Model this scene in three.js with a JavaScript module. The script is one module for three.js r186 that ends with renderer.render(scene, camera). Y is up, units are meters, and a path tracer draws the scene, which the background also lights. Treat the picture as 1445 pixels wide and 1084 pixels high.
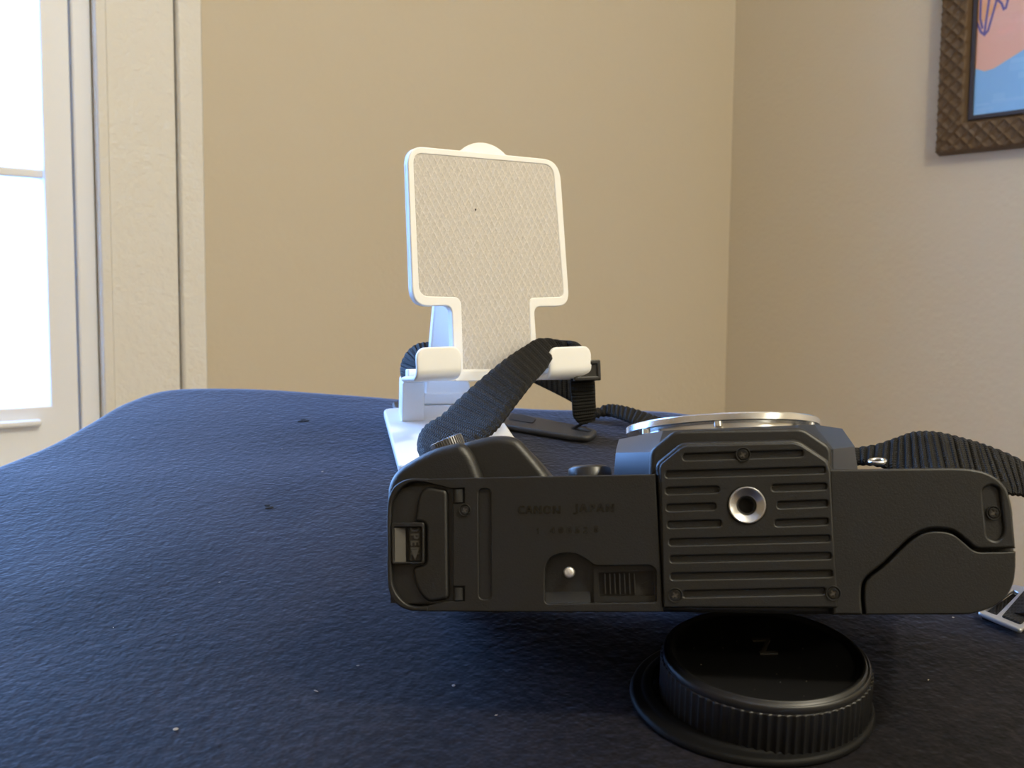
import * as THREE from 'three';
import { mergeGeometries } from 'three/addons/utils/BufferGeometryUtils.js';
import { ConvexGeometry } from 'three/addons/geometries/ConvexGeometry.js';
import { RoundedBoxGeometry } from 'three/addons/geometries/RoundedBoxGeometry.js';
import { TextGeometry } from 'three/addons/geometries/TextGeometry.js';
import { FontLoader } from 'three/addons/loaders/FontLoader.js';
import { RectAreaLightUniformsLib } from 'three/addons/lights/RectAreaLightUniformsLib.js';

// ---------------------------------------------------------------- camera, sky, lights, exposure
const W = 1445, H = 1084, F = 1450, CAM_Y = 0.86;
const scene = new THREE.Scene();
const camera = new THREE.PerspectiveCamera(2 * Math.atan(H / 2 / F) * 180 / Math.PI, W / H, 0.01, 50);
camera.rotation.order = 'YXZ';
camera.position.set(0, CAM_Y, 0);
camera.rotation.set(-5.0 * Math.PI / 180, 0, 0.0093);
camera.updateMatrixWorld(true);
camera.focus = 0.34; camera.userData.fStop = 36;
scene.add(camera);
const renderer = new THREE.WebGLRenderer({ antialias: true });
renderer.toneMapping = THREE.LinearToneMapping;
renderer.toneMappingExposure = 1.0;
renderer.shadowMap.enabled = true;
RectAreaLightUniformsLib.init();
scene.background = new THREE.Color().setRGB(0.32, 0.66, 1.42);   // bright overcast daylight, bluer than the warm lamp
scene.backgroundIntensity = 10.5;
const FLOOR_LAMP_POS = [1.22, 1.42, 0.58], FLOOR_LAMP_I = 1.3;
const LAMP_POS = [0.80, 2.05, 0.32], LAMP_I = 4.5, LAMP_COL = [0.98, 0.90, 0.70];

// ---------------------------------------------------------------- helpers
const V = (x, y, z) => new THREE.Vector3(x, y, z);
const CR = new THREE.Matrix4().extractRotation(camera.matrixWorld);
const camDir = (x, y, z) => V(x, y, z).applyMatrix4(CR);              // camera axes -> world
const ray = (px, py) => camDir((px - W / 2) / F, -(py - H / 2) / F, -1);
const P = (px, py, d) => ray(px, py).multiplyScalar(d).add(camera.position);
class Frame {                                                          // a local set of axes with helpers that measure from the photograph
  constructor(o, x, y) {
    this.o = o.clone(); this.x = x.clone().normalize();
    this.y = y.clone().addScaledVector(this.x, -y.dot(this.x)).normalize();
    this.z = this.x.clone().cross(this.y);
    this.m = new THREE.Matrix4().makeBasis(this.x, this.y, this.z).setPosition(this.o);
    this.inv = this.m.clone().invert();
  }
  at(px, py, z = 0) {                                                  // the point of plane z seen at a pixel, in local axes
    const r = ray(px, py), t = (z - camera.position.clone().sub(this.o).dot(this.z)) / r.dot(this.z);
    return r.multiplyScalar(t).add(camera.position).applyMatrix4(this.inv);
  }
  pts(list, z = 0) { return list.map(([a, b]) => { const p = this.at(a, b, z); return [p.x, p.y]; }); }
  local(v) { return v.clone().applyMatrix4(this.inv); }
  place(o) { this.m.decompose(o.position, o.quaternion, o.scale); return o; }
}
let seed = 7;
const rnd = () => { seed = (seed * 1664525 + 1013904223) >>> 0; return seed / 4294967296; };
const names = new Map();
function numbered(n) { const k = names.get(n) ?? 0; names.set(n, k + 1); return k ? `${n}_${String(k).padStart(3, '0')}` : n; }
function mesh(name, g, m, parent) {
  const o = new THREE.Mesh(g, m); o.name = numbered(name); o.castShadow = o.receiveShadow = true;
  (parent ?? scene).add(o); return o;
}
function thing(name, label, category, frame) {
  const o = new THREE.Group(); o.name = numbered(name); o.userData = { label, category };
  if (frame) frame.place(o);
  scene.add(o); return o;
}
function struct(name, g, m, frame, parent) {
  const o = mesh(name, g, m, parent); if (frame) frame.place(o);
  if (!parent) o.userData.kind = 'structure';
  return o;
}
function poly(pts, r = 0) {                                            // a Shape or Path whose corners are rounded (r: one number or one per corner)
  const n = pts.length, s = new THREE.Shape();
  for (let i = 0; i < n; i++) {
    const a = pts[(i + n - 1) % n], b = pts[i], c = pts[(i + 1) % n], rr = Array.isArray(r) ? r[i] : r;
    const la = Math.hypot(a[0] - b[0], a[1] - b[1]), lc = Math.hypot(c[0] - b[0], c[1] - b[1]), k = Math.min(rr, la * 0.48, lc * 0.48);
    const p = [b[0] + (a[0] - b[0]) / la * k, b[1] + (a[1] - b[1]) / la * k], q = [b[0] + (c[0] - b[0]) / lc * k, b[1] + (c[1] - b[1]) / lc * k];
    if (i === 0) s.moveTo(p[0], p[1]); else s.lineTo(p[0], p[1]);
    if (k > 0) s.quadraticCurveTo(b[0], b[1], q[0], q[1]);
  }
  s.closePath(); return s;
}
function smooth(pts, n = 80, closed = true) {                          // a closed smooth outline through the points
  const c = new THREE.CatmullRomCurve3(pts.map(([x, y]) => V(x, y, 0)), closed, 'centripetal');
  return c.getPoints(n).slice(0, closed ? -1 : undefined).map((p) => [p.x, p.y]);
}
function ext(shape, front, depth, bevel = 0, holes = [], seg = 3) {     // an extrusion whose front face lies at z = front
  const turned = (c, clockwise) => { const q = c.getPoints(10); if (q.length > 1 && q[0].distanceTo(q[q.length - 1]) < 1e-7) q.pop(); if (THREE.ShapeUtils.isClockWise(q) !== clockwise) q.reverse(); return q; };
  shape = new THREE.Shape(turned(shape, false));
  for (const h of holes) shape.holes.push(new THREE.Path(turned(h, true)));
  const b = Math.min(bevel, depth * 0.45);
  const g = new THREE.ExtrudeGeometry(shape, { depth: depth - 2 * b, bevelEnabled: bevel > 0, bevelThickness: b, bevelSize: b, bevelOffset: -b, bevelSegments: seg, curveSegments: 10 });
  g.translate(0, 0, front - depth + b);
  return bevelNormals(g);
}
function creased(g, crease = 0.6) {                                    // smooth shading across edges flatter than the crease angle, area weighted
  if (g.index) g = g.toNonIndexed();
  const p = g.attributes.position, n = p.count, N = [], U = [], map = new Map(), a = V(0, 0, 0), b = V(0, 0, 0), c = V(0, 0, 0);
  for (let i = 0; i < n; i += 3) { a.fromBufferAttribute(p, i); b.fromBufferAttribute(p, i + 1); c.fromBufferAttribute(p, i + 2); const q = b.clone().sub(a).cross(c.clone().sub(a)); N.push(q, q, q); const u = q.clone().normalize(); U.push(u, u, u); }
  for (let i = 0; i < n; i++) { const k = `${Math.round(p.getX(i) * 2e6)},${Math.round(p.getY(i) * 2e6)},${Math.round(p.getZ(i) * 2e6)}`; if (!map.has(k)) map.set(k, []); map.get(k).push(i); }
  const out = new Float32Array(n * 3), cc = Math.cos(crease);
  for (const list of map.values()) for (const i of list) { const v = V(0, 0, 0); for (const j of list) if (U[j].dot(U[i]) > cc) v.add(N[j]); v.normalize(); out[i * 3] = v.x; out[i * 3 + 1] = v.y; out[i * 3 + 2] = v.z; }
  g.setAttribute('normal', new THREE.BufferAttribute(out, 3)); return g;
}
function bevelNormals(g, crease = 0.6) {                               // flat faces stay flat, bevels and curved sides shade smoothly
  if (g.index) g = g.toNonIndexed();
  const p = g.attributes.position, n = p.count, fn = new Float32Array(n), map = new Map(), N = [];
  const a = V(0, 0, 0), b = V(0, 0, 0), c = V(0, 0, 0);
  for (let i = 0; i < n; i += 3) { a.fromBufferAttribute(p, i); b.fromBufferAttribute(p, i + 1); c.fromBufferAttribute(p, i + 2); const q = b.clone().sub(a).cross(c.clone().sub(a)); q.normalize(); N.push(q, q, q); }
  const key = (i) => `${Math.round(p.getX(i) * 2e6)},${Math.round(p.getY(i) * 2e6)},${Math.round(p.getZ(i) * 2e6)}`;
  for (let i = 0; i < n; i++) { const k = key(i); if (!map.has(k)) map.set(k, []); map.get(k).push(i); }
  const out = new Float32Array(n * 3), cc = Math.cos(crease);
  for (const list of map.values()) for (const i of list) {
    let v = N[i];
    if (Math.abs(v.z) < 0.9999) {
      const capN = list.find((j) => Math.abs(N[j].z) >= 0.9999 && N[j].dot(N[i]) > cc);
      if (capN !== undefined) v = N[capN];
      else { v = V(0, 0, 0); const seen = new Set(); for (const j of list) if (Math.abs(N[j].z) < 0.9999 && N[j].dot(N[i]) > cc && !seen.has(N[j])) { seen.add(N[j]); v.add(N[j]); } v.normalize(); }
    }
    out[i * 3] = v.x; out[i * 3 + 1] = v.y; out[i * 3 + 2] = v.z;
  }
  g.setAttribute('normal', new THREE.BufferAttribute(out, 3)); return g;
}
const flat = (g) => (g.index ? g.toNonIndexed() : g);
function join(list) {
  const gs = list.map((g) => { const f = flat(g); for (const k of Object.keys(f.attributes)) if (!['position', 'normal', 'uv'].includes(k)) f.deleteAttribute(k); if (!f.attributes.uv) f.setAttribute('uv', new THREE.BufferAttribute(new Float32Array(f.attributes.position.count * 2), 2)); return f; });
  return mergeGeometries(gs);
}
function box(w, h, d, x = 0, y = 0, z = 0, r = 0) {
  const g = r ? new RoundedBoxGeometry(w, h, d, 3, r) : new THREE.BoxGeometry(w, h, d); g.translate(x, y, z);
  const q = g.attributes.position, n = g.attributes.normal, t = g.attributes.uv;                 // uv in metres
  for (let i = 0; i < q.count; i++) { const a = Math.abs(n.getX(i)), b = Math.abs(n.getY(i)), c = Math.abs(n.getZ(i)); if (a >= b && a >= c) t.setXY(i, q.getZ(i), q.getY(i)); else if (b >= c) t.setXY(i, q.getX(i), q.getZ(i)); else t.setXY(i, q.getX(i), q.getY(i)); }
  return g;
}
function loft(rings, caps = true, crease = 0.7) {                      // closed rings of points joined into a solid
  const pos = [], uv = [], idx = [], m = rings[0].length;
  let run = 0;
  rings.forEach((r, i) => {
    if (i) run += r[0].distanceTo(rings[i - 1][0]);
    let a = 0; r.forEach((p, j) => { if (j) a += p.distanceTo(r[j - 1]); pos.push(p.x, p.y, p.z); uv.push(a, run); });
  });
  for (let i = 0; i + 1 < rings.length; i++) for (let j = 0; j < m; j++) { const a = i * m + j, b = i * m + (j + 1) % m; idx.push(a, b, a + m, b, b + m, a + m); }
  if (caps) for (const [i, flip] of [[0, true], [rings.length - 1, false]]) {
    const c = rings[i].reduce((s, p) => s.add(p), V(0, 0, 0)).multiplyScalar(1 / m); const k = pos.length / 3; pos.push(c.x, c.y, c.z); uv.push(0, 0);
    for (let j = 0; j < m; j++) { const a = i * m + j, b = i * m + (j + 1) % m; idx.push(...(flip ? [k, b, a] : [k, a, b])); }
  }
  const g = new THREE.BufferGeometry();
  g.setAttribute('position', new THREE.Float32BufferAttribute(pos, 3)); g.setAttribute('uv', new THREE.Float32BufferAttribute(uv, 2)); g.setIndex(idx);
  return creased(g, crease);
}
// ---- noise and textures
const hash = (x, y, s) => { let h = Math.imul(x, 374761393) ^ Math.imul(y, 668265263) ^ Math.imul(s, 2147483647 ^ 61); h = Math.imul(h ^ (h >>> 13), 1274126177); return ((h ^ (h >>> 16)) >>> 0) / 4294967296; };
function tileNoise(u, v, n, s) {                                       // value noise that repeats over the unit square
  const x = u * n, y = v * n, i = Math.floor(x), j = Math.floor(y), f = x - i, g = y - j, a = f * f * (3 - 2 * f), b = g * g * (3 - 2 * g);
  const q = (p, r) => hash(((p % n) + n) % n, ((r % n) + n) % n, s);
  return (q(i, j) * (1 - a) + q(i + 1, j) * a) * (1 - b) + (q(i, j + 1) * (1 - a) + q(i + 1, j + 1) * a) * b;
}
function tex(w, h, fn, srgb, size) {
  const d = new Uint8Array(w * h * 4);
  for (let j = 0; j < h; j++) for (let i = 0; i < w; i++) { const c = fn(i / w, j / h), k = (j * w + i) * 4; for (let q = 0; q < 3; q++) d[k + q] = Math.max(0, Math.min(255, Math.round(255 * (Array.isArray(c) ? c[q] : c)))); d[k + 3] = 255; }
  const t = new THREE.DataTexture(d, w, h); t.wrapS = t.wrapT = THREE.RepeatWrapping; t.magFilter = t.minFilter = THREE.LinearFilter;
  if (srgb) t.colorSpace = THREE.SRGBColorSpace;
  if (size) t.repeat.set(1 / size[0], 1 / size[1]);
  t.needsUpdate = true; return t;
}
const grainBump = tex(256, 256, (u, v) => 0.5 * tileNoise(u, v, 64, 1) + 0.3 * tileNoise(u, v, 128, 2) + 0.2 * tileNoise(u, v, 24, 3), false, [0.012, 0.012]);
const suedeBump = tex(1024, 1024, (u, v) => 0.20 * tileNoise(u, v, 256, 5) + 0.36 * tileNoise(u, v, 128, 6) + 0.28 * tileNoise(u, v, 64, 7) + 0.16 * tileNoise(u, v, 24, 8), false, [0.2, 0.2]);
const suedeColor = tex(1024, 1024, (u, v) => {
  const fine = tileNoise(u, v, 320, 11), mid = tileNoise(u, v, 90, 12), wide = tileNoise(u, v, 9, 13), fleck = tileNoise(u + 0.3, v, 400, 14);
  const k = 0.70 + 0.30 * (fine - 0.5) + 0.22 * (mid - 0.5) + 0.20 * (wide - 0.5) + (fleck > 0.985 ? 0.35 : 0);
  return [k, k, k * 1.02];
}, true, [0.2, 0.2]);
const wallBump = tex(512, 512, (u, v) => 0.5 * tileNoise(u, v, 48, 21) + 0.3 * tileNoise(u, v, 96, 22) + 0.2 * tileNoise(u, v, 12, 23), false, [0.3, 0.3]);
const brushBump = tex(512, 512, (u, v) => 0.55 * tileNoise(u, v, 30, 31) + 0.3 * tileNoise(u, v, 70, 32) + 0.15 * tileNoise(u, v, 9, 33), false, [0.16, 0.16]);
const weaveBump = tex(128, 128, (u, v) => { const a = Math.abs(Math.sin(Math.PI * (u * 8 + 0.5 * Math.floor(v * 8)))), b = Math.abs(Math.sin(Math.PI * v * 8)); return Math.pow(a, 0.6) * Math.pow(b, 0.6); }, false, [0.008, 0.008]);
const tri = (x) => Math.abs(x - Math.floor(x) - 0.5) * 2;
const lattice = (u, v) => { const a = tri(u * 8 + v * 6), b = tri(u * 8 - v * 6); return Math.max(Math.pow(a, 5), Math.pow(b, 5)); };
const padColor = tex(512, 512, (u, v) => { const l = lattice(u, v), n = tileNoise(u, v, 64, 41), m = tileNoise(u, v, 170, 42), k = 0.765 + 0.085 * l + 0.07 * (n - 0.5) + 0.07 * (m - 0.5) + (m > 0.96 ? 0.1 : 0); return [k * 1.01, k * 0.985, k * 0.955]; }, true, [0.0272, 0.036]);
const padBump = tex(256, 256, (u, v) => lattice(u, v) * 0.8 + 0.2 * tileNoise(u, v, 64, 43), false, [0.0272, 0.036]);

const std = (o) => new THREE.MeshStandardMaterial(o), phy = (o) => new THREE.MeshPhysicalMaterial(o);
const lin = (r, g, b) => new THREE.Color().setRGB(r, g, b);
const M = {
  wall: std({ color: lin(0.57, 0.505, 0.39), roughness: 0.62, bumpMap: wallBump, bumpScale: 0.0004 }),
  ceiling: std({ color: lin(0.75, 0.72, 0.66), roughness: 0.9 }),
  floor: std({ color: lin(0.25, 0.15, 0.08), roughness: 0.5 }),
  trim: std({ color: lin(0.74, 0.73, 0.69), roughness: 0.26, bumpMap: brushBump, bumpScale: 0.0009 }),
  sash: std({ color: lin(0.84, 0.87, 0.92), roughness: 0.33 }),
  glass: phy({ color: 0xffffff, transmission: 1, thickness: 0, roughness: 0, ior: 1.5 }),
  suede: phy({ color: lin(0.020, 0.0170, 0.0190), map: suedeColor, roughness: 0.66, specularIntensity: 0.2, bumpMap: suedeBump, bumpScale: 0.00038, sheen: 1, sheenColor: lin(0.66, 0.76, 1.0), sheenRoughness: 0.6 }),
  black: std({ color: lin(0.0066, 0.0065, 0.0060), roughness: 0.43, bumpMap: grainBump, bumpScale: 0.000045 }),
  blackSmooth: std({ color: lin(0.02, 0.019, 0.018), roughness: 0.35 }),
  recess: std({ color: lin(0.012, 0.011, 0.010), roughness: 0.6 }),
  gun: std({ color: lin(0.058, 0.063, 0.072), roughness: 0.36, metalness: 0.65 }),
  chrome: std({ color: lin(0.78, 0.78, 0.77), roughness: 0.22, metalness: 1 }),
  steel: std({ color: lin(0.55, 0.55, 0.55), roughness: 0.3, metalness: 1 }),
  screw: std({ color: lin(0.006, 0.006, 0.006), roughness: 0.3 }),
  slotMetal: std({ color: lin(0.16, 0.155, 0.145), roughness: 0.4, metalness: 0.9 }),
  cap: std({ color: lin(0.007, 0.007, 0.0075), roughness: 0.4 }),
  capMatte: phy({ color: lin(0.003, 0.003, 0.0032), roughness: 0.55, specularIntensity: 0.35 }),
  capDust: std({ color: lin(0.16, 0.15, 0.13), roughness: 0.8 }),
  white: phy({ color: lin(0.91, 0.91, 0.895), roughness: 0.38, specularIntensity: 0.8 }),
  pad: std({ color: lin(1, 1, 1), map: padColor, roughness: 0.6, bumpMap: padBump, bumpScale: 0.0003 }),
  web: phy({ color: lin(0.0055, 0.0052, 0.0047), specularIntensity: 0.6, roughness: 0.6, bumpMap: weaveBump, bumpScale: 0.0004 }),
  leather: std({ color: lin(0.026, 0.026, 0.027), roughness: 0.4, bumpMap: grainBump, bumpScale: 0.00015 }),
  frame: std({ color: lin(0.115, 0.072, 0.036), roughness: 0.38, metalness: 0.25, bumpMap: grainBump, bumpScale: 0.0003 }),
  frameDark: std({ color: lin(0.03, 0.018, 0.010), roughness: 0.45 }),
  lintPale: std({ color: lin(0.28, 0.25, 0.21), roughness: 0.9 }),
  lintDark: std({ color: lin(0.006, 0.006, 0.007), roughness: 0.9 }),
  outside: std({ color: lin(0.3, 0.32, 0.3), roughness: 1 }),
};

// ---------------------------------------------------------------- the room
const CORNER = ray(1027, 415); CORNER.multiplyScalar(1.9 / -CORNER.z).add(camera.position); CORNER.y = 0;
const wallX = V(0.76, 0, -0.65).normalize();
const room = new Frame(CORNER, wallX, V(0, 1, 0));                      // x along the window wall, z into the room
const RW = 3.9, RD = 3.9, RH = 2.46, TH = 0.16;
const wx = (px, z = 0, py = 415) => room.at(px, py, z).x, wy = (px, py, z = 0) => room.at(px, py, z).y;
const SASH_Z = -0.0065;
const openR = wx(140, 0), glassR = wx(64, SASH_Z, 300), glassB = wy(40, 574, SASH_Z), openL = openR - 0.86, openB = wy(30, 690, 0), openT = glassB + 1.28;
const sillB = openB;
{
  const hole = poly([[openL, openB], [openR, openB], [openR, openT], [openL, openT]]);
  struct('wall_left', ext(poly([[-RW - TH, 0], [0, 0], [0, RH], [-RW - TH, RH]]), 0, TH, 0, [hole]), M.wall, room);
  struct('wall_right', box(TH, RH, RD + TH * 2, TH / 2, RH / 2, RD / 2), M.wall, room);
  struct('wall_back', box(RW + TH, RH, TH, -RW / 2 - TH / 2, RH / 2, RD + TH / 2), M.wall, room);
  struct('wall_far', box(TH, RH, RD, -RW - TH / 2, RH / 2, RD / 2), M.wall, room);
  struct('floor', box(RW + 2 * TH, 0.1, RD + 2 * TH, -RW / 2, -0.05, RD / 2), M.floor, room);
  struct('ceiling', box(RW + 2 * TH, 0.1, RD + 2 * TH, -RW / 2, RH + 0.05, RD / 2), M.ceiling, room);
  struct('baseboard_left', box(RW, 0.11, 0.015, -RW / 2, 0.055, 0.0075, 0.003), M.trim, room);
  struct('baseboard_right', box(0.015, 0.11, RD - 0.02, -0.0075, 0.055, RD / 2 + 0.01, 0.003), M.trim, room);
  // window 1
  const win = new THREE.Group(); win.name = 'window_1'; win.userData.kind = 'structure'; room.place(win); scene.add(win);
  const hgt = openT - openB, my = (openT + openB) / 2;
  // casing on the right (flat board with a bead and an outer band), left, head
  const cIn = wx(160, 0.010), cOut = wx(286, 0.0), bandIn = wx(255, 0.012);
  const sides = (x0, x1, z0, z1, r) => box(Math.abs(x1 - x0), hgt + 0.16, z1 - z0, (x0 + x1) / 2, my + 0.03, (z0 + z1) / 2, r);
  mesh('casing_board', sides(openR + 0.004, bandIn, 0.0, 0.0075, 0.002), M.trim, win);
  mesh('casing_band', sides(bandIn + 0.0012, cOut, 0.0, 0.013, 0.004), M.trim, win);
  mesh('casing_bead', sides(openR - 0.001, cIn, 0.0, 0.011, 0.003), M.trim, win);
  const cw = cOut - openR;
  mesh('casing_board', sides(openL - cw * 0.75, openL - 0.004, 0, 0.014, 0.003), M.trim, win);
  mesh('casing_band', sides(openL - cw, openL - cw * 0.75 - 0.0015, 0, 0.021, 0.004), M.trim, win);
  mesh('casing_head', box(openR - openL + 2 * cw, 0.1, 0.02, (openL + openR) / 2, openT + 0.16, 0.012, 0.004), M.trim, win);
  // jamb lining and stop inside the opening
  const st0 = wx(111, -0.004);
  mesh('jamb', box(0.006, hgt, TH - 0.03, openR - 0.003, my, -TH / 2 - 0.015, 0.002), M.sash, win);
  mesh('stop', box(openR - st0, hgt, 0.03, (openR + st0) / 2, my, -0.019, 0.003), M.sash, win);
  mesh('jamb', box(0.012, hgt, TH, openL + 0.006, my, -TH / 2, 0.002), M.sash, win);
  mesh('jamb', box(openR - openL, 0.012, TH, (openL + openR) / 2, openT - 0.006, -TH / 2, 0.002), M.sash, win);
  // sash
  const sR = st0 - 0.0016, sL = openL + 0.014, sB = openB + 0.002, sT = openT - 0.014;
  const sash = mesh('sash_frame', ext(poly([[sL, sB], [sR, sB], [sR, sT], [sL, sT]]), SASH_Z, 0.04, 0.003, [poly([[sL + (sR - glassR), glassB], [glassR, glassB], [glassR, sT - 0.05], [sL + (sR - glassR), sT - 0.05]])]), M.sash, win);
  mesh('glass_pane', box(sR - sL - 0.02, sT - sB - 0.02, 0.003, (sL + sR) / 2, (sB + sT) / 2, SASH_Z - 0.018), M.glass, sash);
  mesh('muntin', box(sR - sL - 0.02, 0.011, 0.022, (sL + sR) / 2, wy(30, 244, SASH_Z - 0.01), SASH_Z - 0.016, 0.003), M.sash, sash);
  const liftEnd = wx(56, SASH_Z, 595), ly = wy(30, 597, SASH_Z);
  mesh('sash_lift', box(0.3, 0.007, 0.012, liftEnd - 0.15, ly, SASH_Z + 0.005, 0.003), M.sash, sash);
  mesh('sill', box(openR - openL + 2 * cw, 0.026, 0.075, (openL + openR) / 2, openB - 0.013, 0.0, 0.006), M.trim, win);
  mesh('apron', box(openR - openL + 2 * cw - 0.03, 0.08, 0.016, (openL + openR) / 2, openB - 0.066, 0.008, 0.003), M.trim, win);
}

// ---------------------------------------------------------------- ceiling lamp (above and behind the camera)
{
  const lamp = thing('ceiling_lamp', 'round warm white globe lamp hanging from the ceiling behind the viewer', 'lamp');
  lamp.position.set(...LAMP_POS);
  mesh('globe', new THREE.SphereGeometry(0.085, 32, 20), std({ color: 0xffffff, emissive: lin(1, 0.82, 0.55), emissiveIntensity: 6, roughness: 0.5 }), lamp);
  mesh('rose', new THREE.CylinderGeometry(0.06, 0.07, 0.03, 32).translate(0, RH - LAMP_POS[1] - 0.015, 0), M.sash, lamp);
  mesh('stem', new THREE.CylinderGeometry(0.008, 0.008, RH - LAMP_POS[1] - 0.1, 12).translate(0, (RH - LAMP_POS[1] + 0.06) / 2, 0), M.chrome, lamp);
  const l = new THREE.PointLight(lin(...LAMP_COL), LAMP_I, 0, 2); l.shadow.radius = 3.5; l.castShadow = true; lamp.add(l);
}

{ // floor lamp standing to the right, outside the picture: its glint shows in the window paint
  const lamp = thing('floor_lamp', 'slim floor lamp with a small warm globe standing right of the bench', 'lamp');
  lamp.position.set(FLOOR_LAMP_POS[0], 0, FLOOR_LAMP_POS[2]); const y = FLOOR_LAMP_POS[1];
  mesh('globe', new THREE.SphereGeometry(0.06, 32, 20).translate(0, y, 0), std({ color: 0xffffff, emissive: lin(1, 0.85, 0.6), emissiveIntensity: 5, roughness: 0.5 }), lamp);
  mesh('pole', new THREE.CylinderGeometry(0.009, 0.009, y - 0.06, 16).translate(0, (y - 0.06) / 2, 0), M.frameDark, lamp);
  mesh('base', new THREE.CylinderGeometry(0.13, 0.14, 0.025, 40).translate(0, 0.0125, 0), M.frameDark, lamp);
  const l = new THREE.PointLight(lin(...LAMP_COL), FLOOR_LAMP_I, 0, 2); l.position.y = y; l.shadow.radius = 2.5; l.castShadow = true; lamp.add(l);
}

// ---------------------------------------------------------------- padded bench
const bn = camDir(0, 1, 0.2359).normalize();                            // its top rises gently away from the camera
const b0 = camDir(0, -0.1412, 0).add(camera.position);
const bench = new Frame(b0, camDir(1, 0, 0), camDir(0, 0.2359, -1));    // x right, y away, z up
const T = (px, py, h = 0) => bench.at(px, py, h);
{
  const t = thing('padded_bench', 'padded bench top covered in dark blue black suede with rounded corners', 'bench', bench);
  const far = (px, py, push) => { const p = T(px, py); return [p.x, p.y + push]; };
  const outline = smooth([far(0, 645, 0).map((v, i) => v - (i ? 0 : 0.004)), far(60, 616, 0.004), far(115, 588, 0.006), [far(168, 562, 0)[0] - 0.001, far(168, 562, 0.012)[1]], far(215, 549, 0.018), far(320, 547, 0.02), far(500, 556, 0.018), far(760, 578, 0.018), far(960, 584, 0.02), far(1030, 592, 0.014), far(1070, 620, 0.0), far(1300, 740, 0), far(1452, 838, 0), [0.2, 0.16], [0.26, -0.2], [0.2, -0.28], [-0.2, -0.28], [-0.34, -0.2], [-0.30, 0.18]], 360);
  const cx = -0.04, cy = 0.22, rings = [], N = outline.length;
  const wob = (x, y) => 0.0012 * (tileNoise(x * 1.3 + 5, y * 1.3 + 5, 16, 51) - 0.5) + 0.0014 * (tileNoise(x * 0.4 + 5, y * 1.2 + 5, 12, 52) - 0.5);
  const ring = (s, drop, wobble = 1) => outline.map(([x, y]) => { const X = cx + (x - cx) * s, Y = cy + (y - cy) * s; return V(X, Y, -drop + wobble * wob(X, Y)); });
  const pos = [], uv = [], idx = [];
  const put = (r) => { for (const p of r) { pos.push(p.x, p.y, p.z); uv.push(p.x, p.y); } };
  const S = []; for (let k = 1; k <= 70; k++) S.push([0.93 * k / 70, 0]);
  for (let k = 1; k <= 14; k++) { const a = k / 14 * Math.PI / 2; S.push([0.93 + 0.07 * Math.sin(a), 0.020 * (1 - Math.cos(a))]); }
  pos.push(cx, cy, wob(cx, cy)); uv.push(cx, cy);
  for (const [s, d] of S) put(ring(s, d));
  for (const d of [0.03, 0.05, 0.08, 0.11]) { const r = ring(1.0, d, 0); for (const p of r) { pos.push(p.x, p.y, p.z); uv.push(p.x + p.y, p.z); } }
  const R = S.length + 4;
  for (let j = 0; j < N; j++) idx.push(0, 1 + j, 1 + (j + 1) % N);
  for (let k = 0; k + 1 < R; k++) for (let j = 0; j < N; j++) { const a = 1 + k * N + j, b = 1 + k * N + (j + 1) % N; idx.push(a, a + N, b, b, a + N, b + N); }
  const c = pos.length / 3; pos.push(cx, cy, -0.11); uv.push(0, 0);
  for (let j = 0; j < N; j++) idx.push(c, 1 + (R - 1) * N + (j + 1) % N, 1 + (R - 1) * N + j);
  const g = new THREE.BufferGeometry(); g.setAttribute('position', new THREE.Float32BufferAttribute(pos, 3)); g.setAttribute('uv', new THREE.Float32BufferAttribute(uv, 2)); g.setIndex(idx); g.computeVertexNormals();
  mesh('suede_cover', g, M.suede, t);
  for (const [x, y] of [[-0.24, 0.44], [0.05, 0.42], [-0.26, -0.18], [0.16, -0.18]]) {
    const top = V(x, y, -0.10).applyMatrix4(bench.m), leg = new THREE.CylinderGeometry(0.024, 0.016, top.y, 20);
    const o = mesh('leg', leg, M.frameDark, t); const w = V(top.x, top.y / 2, top.z).applyMatrix4(bench.inv);
    o.position.copy(w); o.quaternion.setFromRotationMatrix(new THREE.Matrix4().extractRotation(bench.inv));
  }
}
{ // flecks of lint on the suede
  const bits = [], dark = [];
  const fleck = (px, py, s0, list) => { const s = s0 * (list === dark ? 1 : 0.6), p = T(px, py); const g = new THREE.IcosahedronGeometry(s, 1); g.scale(1 + rnd(), 0.5 + rnd(), 0.35); g.rotateZ(rnd() * 3); g.translate(p.x, p.y, s * 0.4); list.push(g); };
  for (const [px, py, s] of [[248, 1030, 0.0008], [446, 976, 0.0007], [505, 940, 0.0006], [640, 968, 0.0005], [196, 842, 0.0004], [455, 666, 0.0006], [398, 634, 0.0004], [160, 886, 0.0004], [310, 822, 0.0004], [520, 1048, 0.0005], [700, 1010, 0.0005], [330, 700, 0.0004], [1345, 872, 0.0005], [1310, 960, 0.0004]]) fleck(px, py, s, bits);
  for (const [px, py] of [[428, 594], [424, 596], [432, 595], [377, 715], [380, 718]]) fleck(px, py, 0.0011, dark);
  const a = thing('lint', 'pale lint flecks scattered over the dark suede', 'lint', bench); a.userData.kind = 'stuff'; mesh('pale_fleck', join(bits), M.lintPale, a);
  const b = thing('fuzz', 'two dark fuzz specks on the suede left of the stand', 'lint', bench); b.userData.kind = 'stuff'; mesh('dark_fleck', join(dark), M.lintDark, b);
}

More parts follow.
